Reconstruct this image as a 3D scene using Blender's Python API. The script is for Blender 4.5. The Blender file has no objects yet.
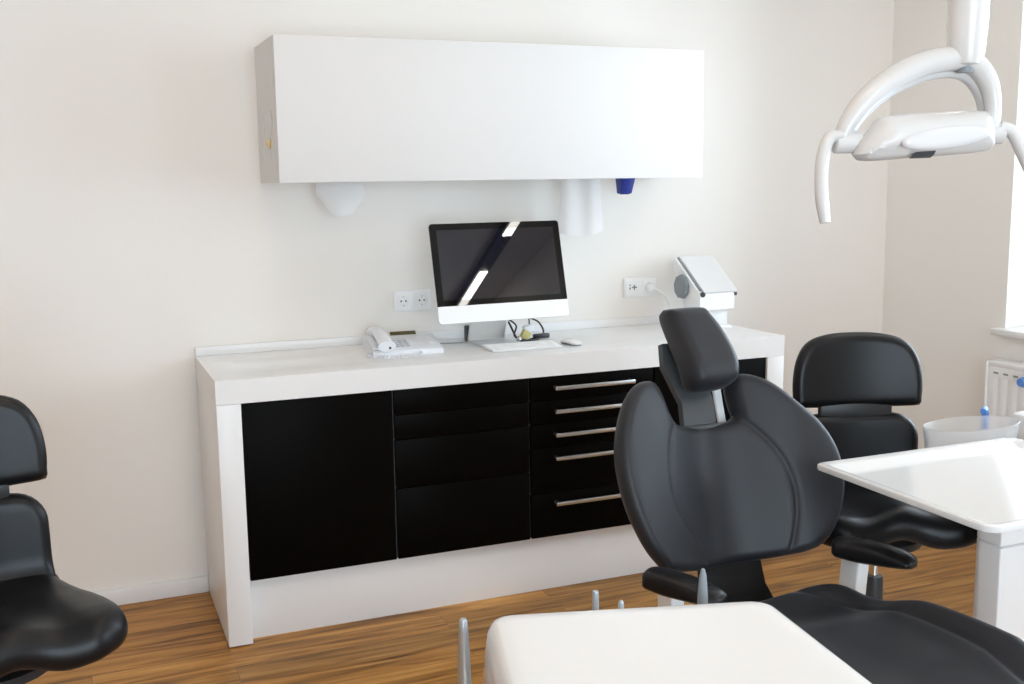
import bpy, bmesh, math, random
import numpy as np
from mathutils import Vector, Matrix
from mathutils.geometry import delaunay_2d_cdt
random.seed(4)
S = bpy.context.scene
COL = S.collection
PI = math.pi

# ------------------------------------------------------------------ materials
def mat(name, col, rough=.5, metal=0., coat=0., spec=.5, trans=0., bump=None, emit=None, ior=1.45, coat_rough=.05, alpha=None):
    m = bpy.data.materials.new(name); m.use_nodes = True
    nt = m.node_tree; b = nt.nodes['Principled BSDF']
    b.inputs['Base Color'].default_value = (*col, 1)
    b.inputs['Roughness'].default_value = rough
    b.inputs['Metallic'].default_value = metal
    b.inputs['Coat Weight'].default_value = coat
    b.inputs['Coat Roughness'].default_value = coat_rough
    b.inputs['Specular IOR Level'].default_value = spec
    b.inputs['Transmission Weight'].default_value = trans
    b.inputs['IOR'].default_value = ior
    if emit:
        b.inputs['Emission Color'].default_value = (*emit[0], 1)
        b.inputs['Emission Strength'].default_value = emit[1]
    # every surface carries a little procedural variation
    tc = nt.nodes.new('ShaderNodeTexCoord')
    nz = nt.nodes.new('ShaderNodeTexNoise')
    sc, st = bump or (60, .01)
    nz.inputs['Scale'].default_value = sc; nz.inputs['Detail'].default_value = 3
    nt.links.new(tc.outputs['Object'], nz.inputs['Vector'])
    bp = nt.nodes.new('ShaderNodeBump'); bp.inputs['Strength'].default_value = st; bp.inputs['Distance'].default_value = .003
    nt.links.new(nz.outputs['Fac'], bp.inputs['Height'])
    nt.links.new(bp.outputs['Normal'], b.inputs['Normal'])
    return m

def wood_floor():
    m = bpy.data.materials.new('wood_floor'); m.use_nodes = True
    nt = m.node_tree; N = nt.nodes; Lk = nt.links; b = N['Principled BSDF']
    tc = N.new('ShaderNodeTexCoord')
    br = N.new('ShaderNodeTexBrick'); br.offset = .37; br.offset_frequency = 2
    br.inputs['Scale'].default_value = 1
    br.inputs['Brick Width'].default_value = 1.15; br.inputs['Row Height'].default_value = .118
    br.inputs['Mortar Size'].default_value = .0011; br.inputs['Mortar Smooth'].default_value = .3
    br.inputs['Color1'].default_value = (0, 0, 0, 1); br.inputs['Color2'].default_value = (1, 1, 1, 1)
    br.inputs['Mortar'].default_value = (.5, .5, .5, 1)
    Lk.new(tc.outputs['Object'], br.inputs['Vector'])
    # offset the grain for every plank
    sep = N.new('ShaderNodeSeparateColor'); Lk.new(br.outputs['Color'], sep.inputs['Color'])
    mp = N.new('ShaderNodeMapping'); mp.inputs['Scale'].default_value = (1.5, 20, 1)
    Lk.new(tc.outputs['Object'], mp.inputs['Vector'])
    add = N.new('ShaderNodeVectorMath'); add.operation = 'ADD'
    cmb = N.new('ShaderNodeCombineXYZ')
    mul = N.new('ShaderNodeMath'); mul.operation = 'MULTIPLY'; mul.inputs[1].default_value = 37
    Lk.new(sep.outputs['Red'], mul.inputs[0]); Lk.new(mul.outputs[0], cmb.inputs['X']); Lk.new(mul.outputs[0], cmb.inputs['Z'])
    Lk.new(mp.outputs[0], add.inputs[0]); Lk.new(cmb.outputs[0], add.inputs[1])
    n1 = N.new('ShaderNodeTexNoise'); n1.inputs['Scale'].default_value = 1.3; n1.inputs['Detail'].default_value = 7; n1.inputs['Roughness'].default_value = .57; n1.inputs['Distortion'].default_value = .7
    Lk.new(add.outputs[0], n1.inputs['Vector'])
    rmp = N.new('ShaderNodeValToRGB')
    e = rmp.color_ramp.elements
    e[0].position = .28; e[0].color = (.085, .031, .004, 1)
    e[1].position = .75; e[1].color = (.60, .325, .098, 1)
    k = e.new(.5); k.color = (.37, .172, .038, 1)
    Lk.new(n1.outputs['Fac'], rmp.inputs['Fac'])
    mx = N.new('ShaderNodeMix'); mx.data_type = 'RGBA'; mx.blend_type = 'MULTIPLY'; mx.inputs['Factor'].default_value = 1
    rp2 = N.new('ShaderNodeValToRGB'); rp2.color_ramp.elements[0].color = (.78, .76, .74, 1); rp2.color_ramp.elements[1].color = (1.12, 1.08, 1.02, 1)
    Lk.new(sep.outputs['Red'], rp2.inputs['Fac'])
    Lk.new(rmp.outputs[0], mx.inputs['A']); Lk.new(rp2.outputs[0], mx.inputs['B'])
    mo = N.new('ShaderNodeMix'); mo.data_type = 'RGBA'; mo.inputs['B'].default_value = (.20, .09, .03, 1)
    Lk.new(br.outputs['Fac'], mo.inputs['Factor']); Lk.new(mx.outputs['Result'], mo.inputs['A'])
    Lk.new(mo.outputs['Result'], b.inputs['Base Color'])
    b.inputs['Roughness'].default_value = .45; b.inputs['Specular IOR Level'].default_value = .35
    bp = N.new('ShaderNodeBump'); bp.inputs['Strength'].default_value = .08; bp.inputs['Distance'].default_value = .002
    Lk.new(n1.outputs['Fac'], bp.inputs['Height']); Lk.new(bp.outputs[0], b.inputs['Normal'])
    return m

M = dict(
    wall=mat('wall_paint', (.83, .798, .755), .75, bump=(180, .06)),
    wall_bounce=mat('tan_bounce_paint', (.58, .49, .41), .75, bump=(180, .06)),  # unseen left wall, tan picked to darken and warm the light there
    ceil=mat('ceiling_paint', (.82, .81, .79), .9),
    lacquer=mat('white_lacquer', (.815, .81, .805), .30),
    satin=mat('white_satin_laminate', (.75, .745, .74), .55, spec=.3),
    white=mat('white_plastic', (.87, .87, .87), .32),
    whitegloss=mat('white_gloss_plastic', (.755, .755, .755), .14, coat=.4),
    blackgloss=mat('black_lacquer', (.003, .0024, .002), .38, spec=.035),
    carcasshighlight=mat('edge_highlight_carcass', (.35, .35, .35), .5),  # grey stands in for edge highlights along the gaps between fronts
    gap=mat('dark_carcass', (.012, .011, .010), .6),
    leather=mat('black_leather', (.017, .018, .022), .46, spec=.42, bump=(420, .05)),
    leather_dark=mat('black_upholstery', (.006, .006, .007), .36, spec=.32, bump=(420, .05)),
    blackplastic=mat('black_plastic', (.018, .018, .02), .4),
    darkgrey=mat('dark_grey_plastic', (.05, .055, .06), .4),
    greyplastic=mat('grey_plastic', (.23, .26, .28), .45),
    alu=mat('brushed_aluminium', (.72, .74, .75), .32, 1., bump=(300, .03)),
    alulight=mat('pale_aluminium', (.80, .82, .83), .35, .35),
    steel=mat('satin_steel', (.62, .64, .66), .28, 1.),
    chrome=mat('chrome', (.85, .86, .88), .08, 1.),
    screen=mat('black_screen_glass', (.007, .007, .013), .015, spec=.8, bump=(5, .0)),
    bezel=mat('black_bezel_glass', (.002, .002, .002), .02, spec=.35, bump=(5, .0)),
    yellow=mat('yellow_plastic', (.82, .62, .28), .45),
    olive=mat('olive_display', (.10, .08, .03), .25),
    blue=mat('blue_plastic', (.008, .028, .26), .3),
    bluelight=mat('light_blue_plastic', (.10, .25, .65), .35),
    rubber=mat('black_rubber', (.015, .015, .015), .6),
    frost=mat('frosted_glass', (.98, .99, 1.0), .30, trans=.85, ior=1.2),
    clear=mat('clear_cover', (.68, .69, .71), .06, coat=.6),
    lampwhite=mat('lamp_housing', (.63, .63, .63), .24, coat=.2),
    offwhite=mat('off_white_plastic', (.80, .82, .86), .35),
    instrument=mat('grey_metal', (.52, .56, .60), .33, .8),
    window=mat('window_frame_paint', (.85, .86, .87), .3),
    floor=wood_floor(),
)
lb = M['leather'].node_tree.nodes['Principled BSDF']      # soft leather sheen at grazing angles
lb.inputs['Sheen Weight'].default_value = .09; lb.inputs['Sheen Roughness'].default_value = .35; lb.inputs['Sheen Tint'].default_value = (.85, .92, 1, 1)
def paper_mat():
    m = bpy.data.materials.new('white_tissue'); m.use_nodes = True
    nt = m.node_tree; N = nt.nodes; out = N['Material Output']; b = N['Principled BSDF']
    b.inputs['Base Color'].default_value = (.88, .88, .88, 1); b.inputs['Roughness'].default_value = .8
    tl = N.new('ShaderNodeBsdfTranslucent'); tl.inputs['Color'].default_value = (.88, .88, .88, 1)
    mx = N.new('ShaderNodeMixShader'); mx.inputs[0].default_value = .4
    nz = N.new('ShaderNodeTexNoise'); nz.inputs['Scale'].default_value = 50
    bp = N.new('ShaderNodeBump'); bp.inputs['Strength'].default_value = .1; bp.inputs['Distance'].default_value = .002
    nt.links.new(nz.outputs['Fac'], bp.inputs['Height']); nt.links.new(bp.outputs[0], b.inputs['Normal'])
    nt.links.new(b.outputs[0], mx.inputs[1]); nt.links.new(tl.outputs[0], mx.inputs[2]); nt.links.new(mx.outputs[0], out.inputs['Surface'])
    return m
M['paper'] = paper_mat()
def pane_mat():
    m = bpy.data.materials.new('window_glass'); m.use_nodes = True
    nt = m.node_tree; N = nt.nodes; out = N['Material Output']; N.remove(N['Principled BSDF'])
    t = N.new('ShaderNodeBsdfTransparent'); g = N.new('ShaderNodeBsdfGlossy'); g.inputs['Roughness'].default_value = .01
    fr = N.new('ShaderNodeFresnel'); fr.inputs['IOR'].default_value = 1.3
    mx = N.new('ShaderNodeMixShader')
    nt.links.new(fr.outputs[0], mx.inputs[0]); nt.links.new(t.outputs[0], mx.inputs[1]); nt.links.new(g.outputs[0], mx.inputs[2]); nt.links.new(mx.outputs[0], out.inputs['Surface'])
    return m
M['pane'] = pane_mat()
def lamp_mat(name, col, strength):
    m = bpy.data.materials.new(name); m.use_nodes = True
    nt = m.node_tree; N = nt.nodes; N.remove(N['Principled BSDF'])
    e = N.new('ShaderNodeEmission'); e.inputs['Color'].default_value = (*col, 1); e.inputs['Strength'].default_value = strength
    nt.links.new(e.outputs[0], N['Material Output'].inputs['Surface'])
    return m
LAMP = 17.
M['lamp_warm'] = lamp_mat('lamp_diffuser_warm', (1., .80, .60), 25.)
M['lamp'] = lamp_mat('lamp_diffuser', (1., .96, .90), 28.)

# ------------------------------------------------------------------ builders
def smooth(bm, ang=35):
    lim = math.radians(ang)
    for f in bm.faces: f.smooth = True
    for e in bm.edges:
        if len(e.link_faces) == 2 and e.calc_face_angle(0) > lim: e.smooth = False
def obj(name, bm, m, parent=None, ang=35):
    bmesh.ops.recalc_face_normals(bm, faces=bm.faces)
    smooth(bm, ang)
    me = bpy.data.meshes.new(name); bm.to_mesh(me); bm.free()
    me.materials.append(M[m] if isinstance(m, str) else m)
    o = bpy.data.objects.new(name, me); COL.objects.link(o)
    if parent: o.parent = parent
    return o
def tag(o, label, cat, group=None):
    o['label'] = label; o['category'] = cat
    if group: o['group'] = group
    return o
def thing(name, label, cat, loc=(0, 0, 0), rz=0, group=None):
    o = bpy.data.objects.new(name, None); COL.objects.link(o)
    o.empty_display_size = .1
    o.location = loc; o.rotation_euler = (0, 0, rz)
    return tag(o, label, cat, group)
def struct(name, bm, m, parent=None, ang=30):
    o = obj(name, bm, m, parent, ang)
    if not parent: o['kind'] = 'structure'
    return o
def copy_tree(o, parent=None):
    c = o.copy(); COL.objects.link(c)
    if parent: c.parent = parent
    for ch in list(o.children): copy_tree(ch, c)
    return c
def BM(): return bmesh.new()
def box(bm, a, b, bev=0, seg=2):
    vs = [bm.verts.new((x, y, z)) for x in (a[0], b[0]) for y in (a[1], b[1]) for z in (a[2], b[2])]
    fs = [(0, 1, 3, 2), (4, 6, 7, 5), (0, 4, 5, 1), (2, 3, 7, 6), (0, 2, 6, 4), (1, 5, 7, 3)]
    F = [bm.faces.new([vs[i] for i in f]) for f in fs]
    if bev:
        es = list({e for f in F for e in f.edges})
        bmesh.ops.bevel(bm, geom=es, offset=bev, segments=seg, affect='EDGES', profile=.5)
    return bm
def boxb(a, b, bev=0, seg=2): return box(BM(), a, b, bev, seg)
def loft(bm, rings, cap0=True, cap1=True, closed=True):
    R = [[bm.verts.new(p) for p in r] for r in rings]
    n = len(R[0])
    for a, b in zip(R, R[1:]):
        for i in range(n if closed else n - 1):
            j = (i + 1) % n
            bm.faces.new((a[i], a[j], b[j], b[i]))
    if cap0: bm.faces.new(R[0])
    if cap1: bm.faces.new(R[-1])
    return bm
def tube(bm, path, rad, n=12, sx=1., up=None, cap=True):
    """sweep an ellipse along path; rad: number or list; sx: width factor along the 'up' direction"""
    P = [Vector(p) for p in path]
    if not hasattr(rad, '__len__'): rad = [rad] * len(P)
    T = []
    for i in range(len(P)):
        a = P[max(0, i - 1)]; b = P[min(len(P) - 1, i + 1)]
        T.append((b - a).normalized())
    nrm = Vector(up) if up else (Vector((0, 0, 1)) if abs(T[0].z) < .9 else Vector((1, 0, 0)))
    rings = []
    for p, t, r in zip(P, T, rad):
        nrm = (Vector(up) if up else nrm)
        nrm = (nrm - t * nrm.dot(t)).normalized()
        bi = t.cross(nrm)
        rings.append([p + nrm * (math.cos(2 * PI * k / n) * r * sx) + bi * (math.sin(2 * PI * k / n) * r) for k in range(n)])
    return loft(bm, rings, cap, cap)
def spline(pts, n=8, closed=False):
    P = [np.array(p, float) for p in pts]; out = []; m = len(P)
    for i in range(m if closed else m - 1):
        if closed: p0, p1, p2, p3 = P[(i - 1) % m], P[i], P[(i + 1) % m], P[(i + 2) % m]
        else:
            p1, p2 = P[i], P[i + 1]
            p0 = P[i - 1] if i > 0 else 2 * p1 - p2
            p3 = P[i + 2] if i + 2 < m else 2 * p2 - p1
        for k in range(n):
            t = k / n
            out.append(.5 * (2 * p1 + (p2 - p0) * t + (2 * p0 - 5 * p1 + 4 * p2 - p3) * t * t + (3 * p1 - p0 - 3 * p2 + p3) * t ** 3))
    if not closed: out.append(P[-1])
    return [tuple(float(c) for c in q) for q in out]
def lathe(bm, prof, n=32, c=(0, 0, 0), sx=1, sy=1, cap0=True, cap1=True):
    return loft(bm, [[(c[0] + r * sx * math.cos(2 * PI * k / n), c[1] + r * sy * math.sin(2 * PI * k / n), c[2] + z) for k in range(n)] for r, z in prof], cap0, cap1)
def rrect(x0, y0, x1, y1, r, n=6):
    """rounded rectangle; r a number or four radii (x0y0, x1y0, x1y1, x0y1)"""
    if not hasattr(r, '__len__'): r = [r] * 4
    pts = []
    for (cx, cy, a0), q in zip(((x0, y0, PI), (x1, y0, 1.5 * PI), (x1, y1, 0), (x0, y1, .5 * PI)), r):
        ox = cx + (q if cx == x0 else -q); oy = cy + (q if cy == y0 else -q)
        for k in range(n + 1):
            a = a0 + k / n * PI / 2
            pts.append((ox + q * math.cos(a), oy + q * math.sin(a)))
    return pts
def prism(bm, poly, lo, hi, axis='x'):
    f = {'x': lambda p, t: (t, p[0], p[1]), 'y': lambda p, t: (p[0], t, p[1]), 'z': lambda p, t: (p[0], p[1], t)}[axis]
    return loft(bm, [[f(p, lo) for p in poly], [f(p, hi) for p in poly]])
def bevel_all(bm, off, seg=2, ang=30):
    es = [e for e in bm.edges if len(e.link_faces) == 2 and e.calc_face_angle(0) > math.radians(ang)]
    bmesh.ops.bevel(bm, geom=es, offset=off, segments=seg, affect='EDGES', profile=.5)
    return bm
def segdist(P, A, B):
    d = B - A; L2 = (d * d).sum(1) + 1e-18
    t = np.clip(((P[:, None, :] - A[None]) * d[None]).sum(2) / L2[None], 0, 1)
    q = A[None] + t[..., None] * d[None]
    return np.sqrt(((P[:, None, :] - q) ** 2).sum(2)).min(1)
def inside(P, A, B):
    x, y = P[:, 0:1], P[:, 1:2]
    c = ((A[None, :, 1] > y) != (B[None, :, 1] > y))
    xi = A[None, :, 0] + (y - A[None, :, 1]) / (B[None, :, 1] - A[None, :, 1] + 1e-15) * (B[None, :, 0] - A[None, :, 0])
    return (c & (x < xi)).sum(1) % 2 == 1
def pad(outline, thick, er, front=None, pitch=.016, seams=(), seam_depth=.004, seam_w=.007, back_flat=False, nring=6, frame=None):
    """upholstered cushion: outline (u,v) filled, rounded rim of depth er; seams pressed in; front(u,v) bends the whole shell.
    local axes: u -> x, v -> z, front -> -y, or frame(u, v, n) -> xyz"""
    O = np.array(outline, float)
    # resample evenly
    Q = np.vstack([O, O[:1]]); d = np.sqrt((np.diff(Q, axis=0) ** 2).sum(1)); s = np.concatenate([[0], np.cumsum(d)])
    n = max(16, int(s[-1] / pitch)); ts = np.linspace(0, s[-1], n, endpoint=False)
    O = np.stack([np.interp(ts, s, Q[:, 0]), np.interp(ts, s, Q[:, 1])], 1)
    A, B = O, np.roll(O, -1, 0)
    area = ((A[:, 0] * B[:, 1] - B[:, 0] * A[:, 1]).sum()) / 2
    T = np.roll(O, -1, 0) - np.roll(O, 1, 0); T /= np.linalg.norm(T, axis=1)[:, None] + 1e-12
    Nn = np.stack([-T[:, 1], T[:, 0]], 1) * (1 if area > 0 else -1)
    pts = [O]
    for k in range(1, nring + 1):
        dd = er * (1 - math.cos(k / nring * PI / 2))
        c = O + Nn * dd
        keep = inside(c, A, B)
        c = c[keep]; c = c[segdist(c, A, B) > dd * .93]
        pts.append(c)
    for sm in seams:
        c = []
        for a, b in zip(sm, sm[1:]):
            a = np.array(a); b = np.array(b); Ld = np.linalg.norm(b - a); t = (b - a) / max(Ld, 1e-9); nn = np.array([-t[1], t[0]])
            for q in np.arange(0, Ld, pitch * .5):
                for w in (-2, -1, -.5, 0, .5, 1, 2): c.append(a + t * q + nn * w * seam_w)
        c = np.array(c); c = c[inside(c, A, B)]; c = c[segdist(c, A, B) > er * .3]; pts.append(c)
    lo, hi = O.min(0), O.max(0)
    gx, gy = np.meshgrid(np.arange(lo[0], hi[0], pitch), np.arange(lo[1], hi[1], pitch))
    g = np.stack([gx.ravel(), gy.ravel()], 1)
    g = g[inside(g, A, B)]; g = g[segdist(g, A, B) > er + .3 * pitch]
    if len(seams):
        for sm in seams:
            sm = np.array(sm)
            g = g[segdist(g, sm[:-1], sm[1:]) > seam_w * 2.5]
    pts.append(g)
    V = np.vstack(pts)
    res = delaunay_2d_cdt([Vector(p) for p in V], [], [list(range(n))], 1, 1e-6)
    VV = np.array([tuple(v) for v in res[0]]); F = res[2]
    D = segdist(VV, A, B)
    x = np.clip(1 - D / er, 0, 1); H = thick / 2 * np.sqrt(1 - x * x)
    H[D < 1e-5] = 0
    G = np.zeros(len(VV))
    for sm in seams:
        sm = np.array(sm); ds = segdist(VV, sm[:-1], sm[1:])
        G = np.maximum(G, seam_depth * np.exp(-(ds / seam_w) ** 2) * np.clip(D / er, 0, 1))
    fr = frame or (lambda u, v, nn: (u, -nn, v))
    off = [front(u, v) if front else 0. for u, v in VV]
    bm = BM()
    top = [bm.verts.new(fr(VV[i][0], VV[i][1], off[i] + H[i] - G[i])) for i in range(len(VV))]
    bot = [top[i] if D[i] < 1e-5 else bm.verts.new(fr(VV[i][0], VV[i][1], off[i] - H[i] * (.6 if back_flat else 1))) for i in range(len(VV))]
    for f in F:
        try: bm.faces.new([top[i] for i in f])
        except ValueError: pass
        try: bm.faces.new([bot[i] for i in reversed(f)])
        except ValueError: pass
    return bm
def xf(bm, m):
    bmesh.ops.transform(bm, matrix=m, verts=bm.verts); return bm
def rotx(a): return Matrix.Rotation(a, 4, 'X')
def gauss(x, s): return math.exp(-(x / s) ** 2)

# ------------------------------------------------------------------ room
XL, XR, YB, ZC = -2.2, 3.166, -6.2, 2.8
TW = .32
def quad_slab(a, b): return boxb(a, b)
struct('floor', boxb((XL - .1, YB - .1, -.1), (XR + TW, .1, 0)), 'floor')
struct('ceiling', boxb((XL - .1, YB - .1, ZC), (XR + TW, .1, ZC + .1)), 'ceil')
struct('wall_back', boxb((XL - .1, 0, 0), (XR + TW, .1, ZC)), 'wall')
struct('wall_left', boxb((XL - .1, YB, 0), (XL, 0, ZC)), 'wall_bounce')
WZ0, WZ1 = .862, 2.42
FX0, FX1 = -1.3, 1.1
FZ0 = .12
bm = BM(); box(bm, (XL - .1, YB - .2, 0), (FX0, YB, ZC)); box(bm, (FX1, YB - .2, 0), (XR + TW, YB, ZC)); box(bm, (FX0, YB - .2, 0), (FX1, YB, FZ0)); box(bm, (FX0, YB - .2, WZ1), (FX1, YB, ZC))
struct('wall_front', bm, 'wall')
w = bpy.data.objects.new('window_3', None); COL.objects.link(w); w['kind'] = 'structure'; w.location = ((FX0 + FX1) / 2, YB - .15, FZ0)  # unseen window added behind the camera for soft frontal daylight
hw, h = (FX1 - FX0) / 2, WZ1 - FZ0
bm = BM()
for x0 in (-hw, -hw / 3 - .03, hw / 3 - .03, hw - .06): box(bm, (x0, -.03, 0), (x0 + .06, .03, h), .004)
for z0 in (0, h - .06): box(bm, (-hw + .06, -.028, z0), (hw - .06, .028, z0 + .06), .002)
obj('window_frame', bm, 'window', w)
for k in range(3): obj('window_pane', boxb((-hw + .03 + k * hw * 2 / 3, -.004, .05), (-hw - .0 + (k + 1) * hw * 2 / 3, .004, h - .05)), 'pane', w)
obj('window_sill', boxb((-hw + .001, .031, 0), (hw - .001, .20, .026), .004), 'lacquer', w)
# right wall: visible window, plus an unseen one added to light the foreground
WINS = [(-2.35, -.73), (-5.2, -3.3)]
bm = BM()
ys = [YB, WINS[1][0], WINS[1][1], WINS[0][0], WINS[0][1], 0]
for i in range(5):
    a, b = ys[i], ys[i + 1]
    if i in (1, 3):
        box(bm, (XR, a, 0), (XR + TW, b, WZ0)); box(bm, (XR, a, WZ1), (XR + TW, b, ZC))
    else: box(bm, (XR, a, 0), (XR + TW, b, ZC))
struct('wall_right', bm, 'wall')
for i, (y0, y1) in enumerate(WINS):
    w = bpy.data.objects.new('window_%d' % (i + 1), None); COL.objects.link(w); w['kind'] = 'structure'
    w.location = (XR + .24, (y0 + y1) / 2, WZ0)
    hw = (y1 - y0) / 2; h = WZ1 - WZ0
    bm = BM()
    for (a, b) in (((-.03, -hw, 0), (.03, -hw + .06, h)), ((-.03, hw - .06, 0), (.03, hw, h)), ((-.03, -hw + .06, 0), (.03, hw - .06, .07)), ((-.03, -hw + .06, h - .06), (.03, hw - .06, h)), ((-.03, -.04, .07), (.03, .04, h - .06))):
        box(bm, a, b, .004)
    obj('window_frame', bm, 'window', w)
    obj('window_pane', boxb((-.004, -hw + .05, .06), (.004, -.03, h - .05)), 'pane', w)
    obj('window_pane', boxb((-.004, .03, .06), (.004, hw - .05, h - .05)), 'pane', w)
    hd = BM(); box(hd, (-.045, -.012, h * .45), (-.03, .012, h * .45 + .07), .003); box(hd, (-.06, -.01, h * .45 + .02), (-.045, .01, h * .45 + .15), .004)
    obj('window_handle', hd, 'white', w)
    sb = BM(); box(sb, (-.24 - .052, -hw - .03, 0), (-.03, hw + .03, .026), .004)
    # keep the sill inside the reveal where it passes through the wall
    sl = BM(); box(sl, (-.24 - .052, -hw - .03, 0.0), (-.2405, hw + .03, .026), .004); box(sl, (-.241, -hw + .001, 0.0), (-.031, hw - .001, .026), 0)
    sb.free()
    obj('window_sill', sl, 'lacquer', w)
# skirting
bb = BM(); box(bb, (XL, -.014, 0), (-.001, 0, .062), .002); struct('baseboard_back', bb, 'lacquer')
bb = BM(); box(bb, (2.19, -.014, 0), (XR - .014, 0, .062), .002); struct('trim_1', bb, 'lacquer')
bb = BM(); box(bb, (XR - .014, YB, 0), (XR, 0, .062), .002); struct('baseboard_right', bb, 'lacquer')
bb = BM(); box(bb, (XL, YB, 0), (XL + .014, -.014, .062), .002); struct('baseboard_left', bb, 'lacquer')

# ceiling light tracks : right one reflected in the computer screen, left one unseen, tinted to warm the left side
def light_track(x, label, lm):
    t = thing('ceiling_light', label, 'light', (x, -3.4, ZC), math.radians(6.5))
    obj('track', boxb((-.05, -2.3, -.05), (.05, 2.3, 0), .004), 'darkgrey', t)
    for y0, ln in ((-2.28, .40), (-1.26, .85), (.21, .85), (1.68, .55)):
        obj('diffuser', boxb((-.033, y0, -.062), (.033, y0 + ln, -.0505), .003), lm, t)
light_track(2.735, 'linear ceiling light track running beside the window wall', 'lamp')
light_track(.35, 'linear ceiling light track above the white desk and left stool', 'lamp_warm')

# ------------------------------------------------------------------ built-in counter along the back wall
D, L, H, ST, LW = .562, 2.187, .90, .079, .078
t = thing('worktop', 'long white worktop with a thick front edge and shallow recessed area at left', 'worktop', (0, 0, 0))
bm = BM()
xs = [0, .100, .112, .520, .532, L]; yy = [-D, -.433, -.421, -.184, -.172, 0]
V = [[bm.verts.new((x, y, H - (.007 if 2 <= i <= 3 and 2 <= j <= 3 else 0))) for j, y in enumerate(yy)] for i, x in enumerate(xs)]
for i in range(5):
    for j in range(5): bm.faces.new((V[i][j], V[i + 1][j], V[i + 1][j + 1], V[i][j + 1]))
ring = [V[i][0] for i in range(6)] + [V[5][j] for j in range(1, 6)] + [V[i][5] for i in range(4, -1, -1)] + [V[0][j] for j in range(4, 0, -1)]
low = [bm.verts.new((v.co.x, v.co.y, H - ST)) for v in ring]
for i in range(len(ring)):
    j = (i + 1) % len(ring); bm.faces.new((ring[i], low[i], low[j], ring[j]))
bm.faces.new(low)
es = [e for e in bm.edges if len(e.link_faces) == 2 and e.calc_face_angle(0) > 1.2]
bmesh.ops.bevel(bm, geom=es, offset=.003, segments=2, affect='EDGES')
obj('top', bm, 'lacquer', t)
obj('backsplash', boxb((0, -.013, H), (L, 0, H + .034), .002), 'lacquer', t)
tag(obj('side_panel', boxb((0, -D, 0.004), (LW, -.016, H - ST - .001), .002), 'lacquer'), 'white gloss side panel holding up the left end of the worktop', 'panel')
tag(obj('side_panel', boxb((L - LW, -D, 0.004), (L, -.016, H - ST - .001), .002), 'lacquer'), 'white gloss side panel holding up the right end of the worktop', 'panel')
for k in (0, L - LW):
    pass
tag(obj('plinth', boxb((LW + .001, -.512, 0), (L - LW - .001, -.494, .216), .001), 'lacquer'), 'long white plinth under the black cabinet fronts', 'plinth')
FY = -.556
def carcass(parent, w):
    obj('carcass', boxb((0, FY + .021, .2175), (w, -.02, H - ST - .002)), 'carcasshighlight', parent)
def front(parent, name, x0, x1, z0, z1):
    return obj(name, boxb((x0, FY, z0), (x1, FY + .02, z1), .0015), 'blackgloss', parent)
t = thing('cabinet', 'black cabinet with a single wide plain door beside the left white panel', 'cabinet', (.0795, 0, 0))
carcass(t, .506); front(t, 'door', .002, .504, .219, .818)
t = thing('drawer_unit', 'black drawer unit of four plain fronts without handles', 'cabinet', (.5865, 0, 0))
carcass(t, .507)
for a, b in ((.219, .4705), (.4735, .6425), (.6455, .730), (.733, .818)): front(t, 'drawer', .003, .503, a, b)
t = thing('drawer_unit', 'black drawer unit of five fronts with long steel bar handles', 'cabinet', (1.0945, 0, 0))
carcass(t, .508)
for (a, b), hz in zip(((.219, .3845), (.3875, .5555), (.5585, .644), (.647, .730), (.733, .818)), (.349, .519, .606, .693, .779)):
    d = front(t, 'drawer', .003, .505, a, b)
    bm = BM()
    poly = [(FY, hz + .004), (FY - .030, hz + .006), (FY - .032, hz - .006), (FY - .026, hz - .007), (FY - .026, hz + .001), (FY, hz - .001)]
    box(bm, (.088, FY - .034, hz - .007), (.412, FY - .026, hz + .007), .0015)
    box(bm, (.092, FY - .027, hz - .004), (.104, FY, hz + .004), .001); box(bm, (.396, FY - .027, hz - .004), (.408, FY, hz + .004), .001)
    obj('handle', bm, 'steel', d)
t = thing('cabinet', 'black cabinet with plain door at the right end, half hidden by the headrest', 'cabinet', (1.6035, 0, 0))
carcass(t, .504); front(t, 'door', .003, .502, .219, .818)

# ------------------------------------------------------------------ wall cabinet
KX0, KX1, KZ0, KZ1, KD = .267, 1.916, 1.523, 2.006, .380
t = thing('wall_cabinet', 'long white gloss wall cabinet hung above the desk', 'wall cabinet', (KX0, 0, KZ0))
W, HH = KX1 - KX0, KZ1 - KZ0
obj('carcass', boxb((.018, -KD + .024, 0), (W, 0, HH), .001), 'satin', t)
obj('front_flap', boxb((0, -KD, 0), (W, -KD + .022, HH), .0015), 'satin', t)
# left end panel with two upright slots
bm = BM()
Y = [-KD + .024, -.290, -.262, -.142, -.114, 0]; Z = [0, .082, .246, HH]
V = {}
def gv(x, y, z):
    k = (round(x, 4), round(y, 4), round(z, 4))
    if k not in V: V[k] = bm.verts.new((x, y, z))
    return V[k]
for i in range(5):
    for j in range(3):
        y0, y1, z0, z1 = Y[i], Y[i + 1], Z[j], Z[j + 1]
        if i in (1, 3) and j == 1:
            bm.faces.new([gv(.007, y0, z0), gv(.007, y1, z0), gv(.007, y1, z1), gv(.007, y0, z1)])
            for (p, q) in (((y0, z0), (y1, z0)), ((y1, z0), (y1, z1)), ((y1, z1), (y0, z1)), ((y0, z1), (y0, z0))):
                bm.faces.new([gv(0, *p), gv(0, *q), gv(.007, *q), gv(.007, *p)])
        else: bm.faces.new([gv(0, y0, z0), gv(0, y1, z0), gv(0, y1, z1), gv(0, y0, z1)])
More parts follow.
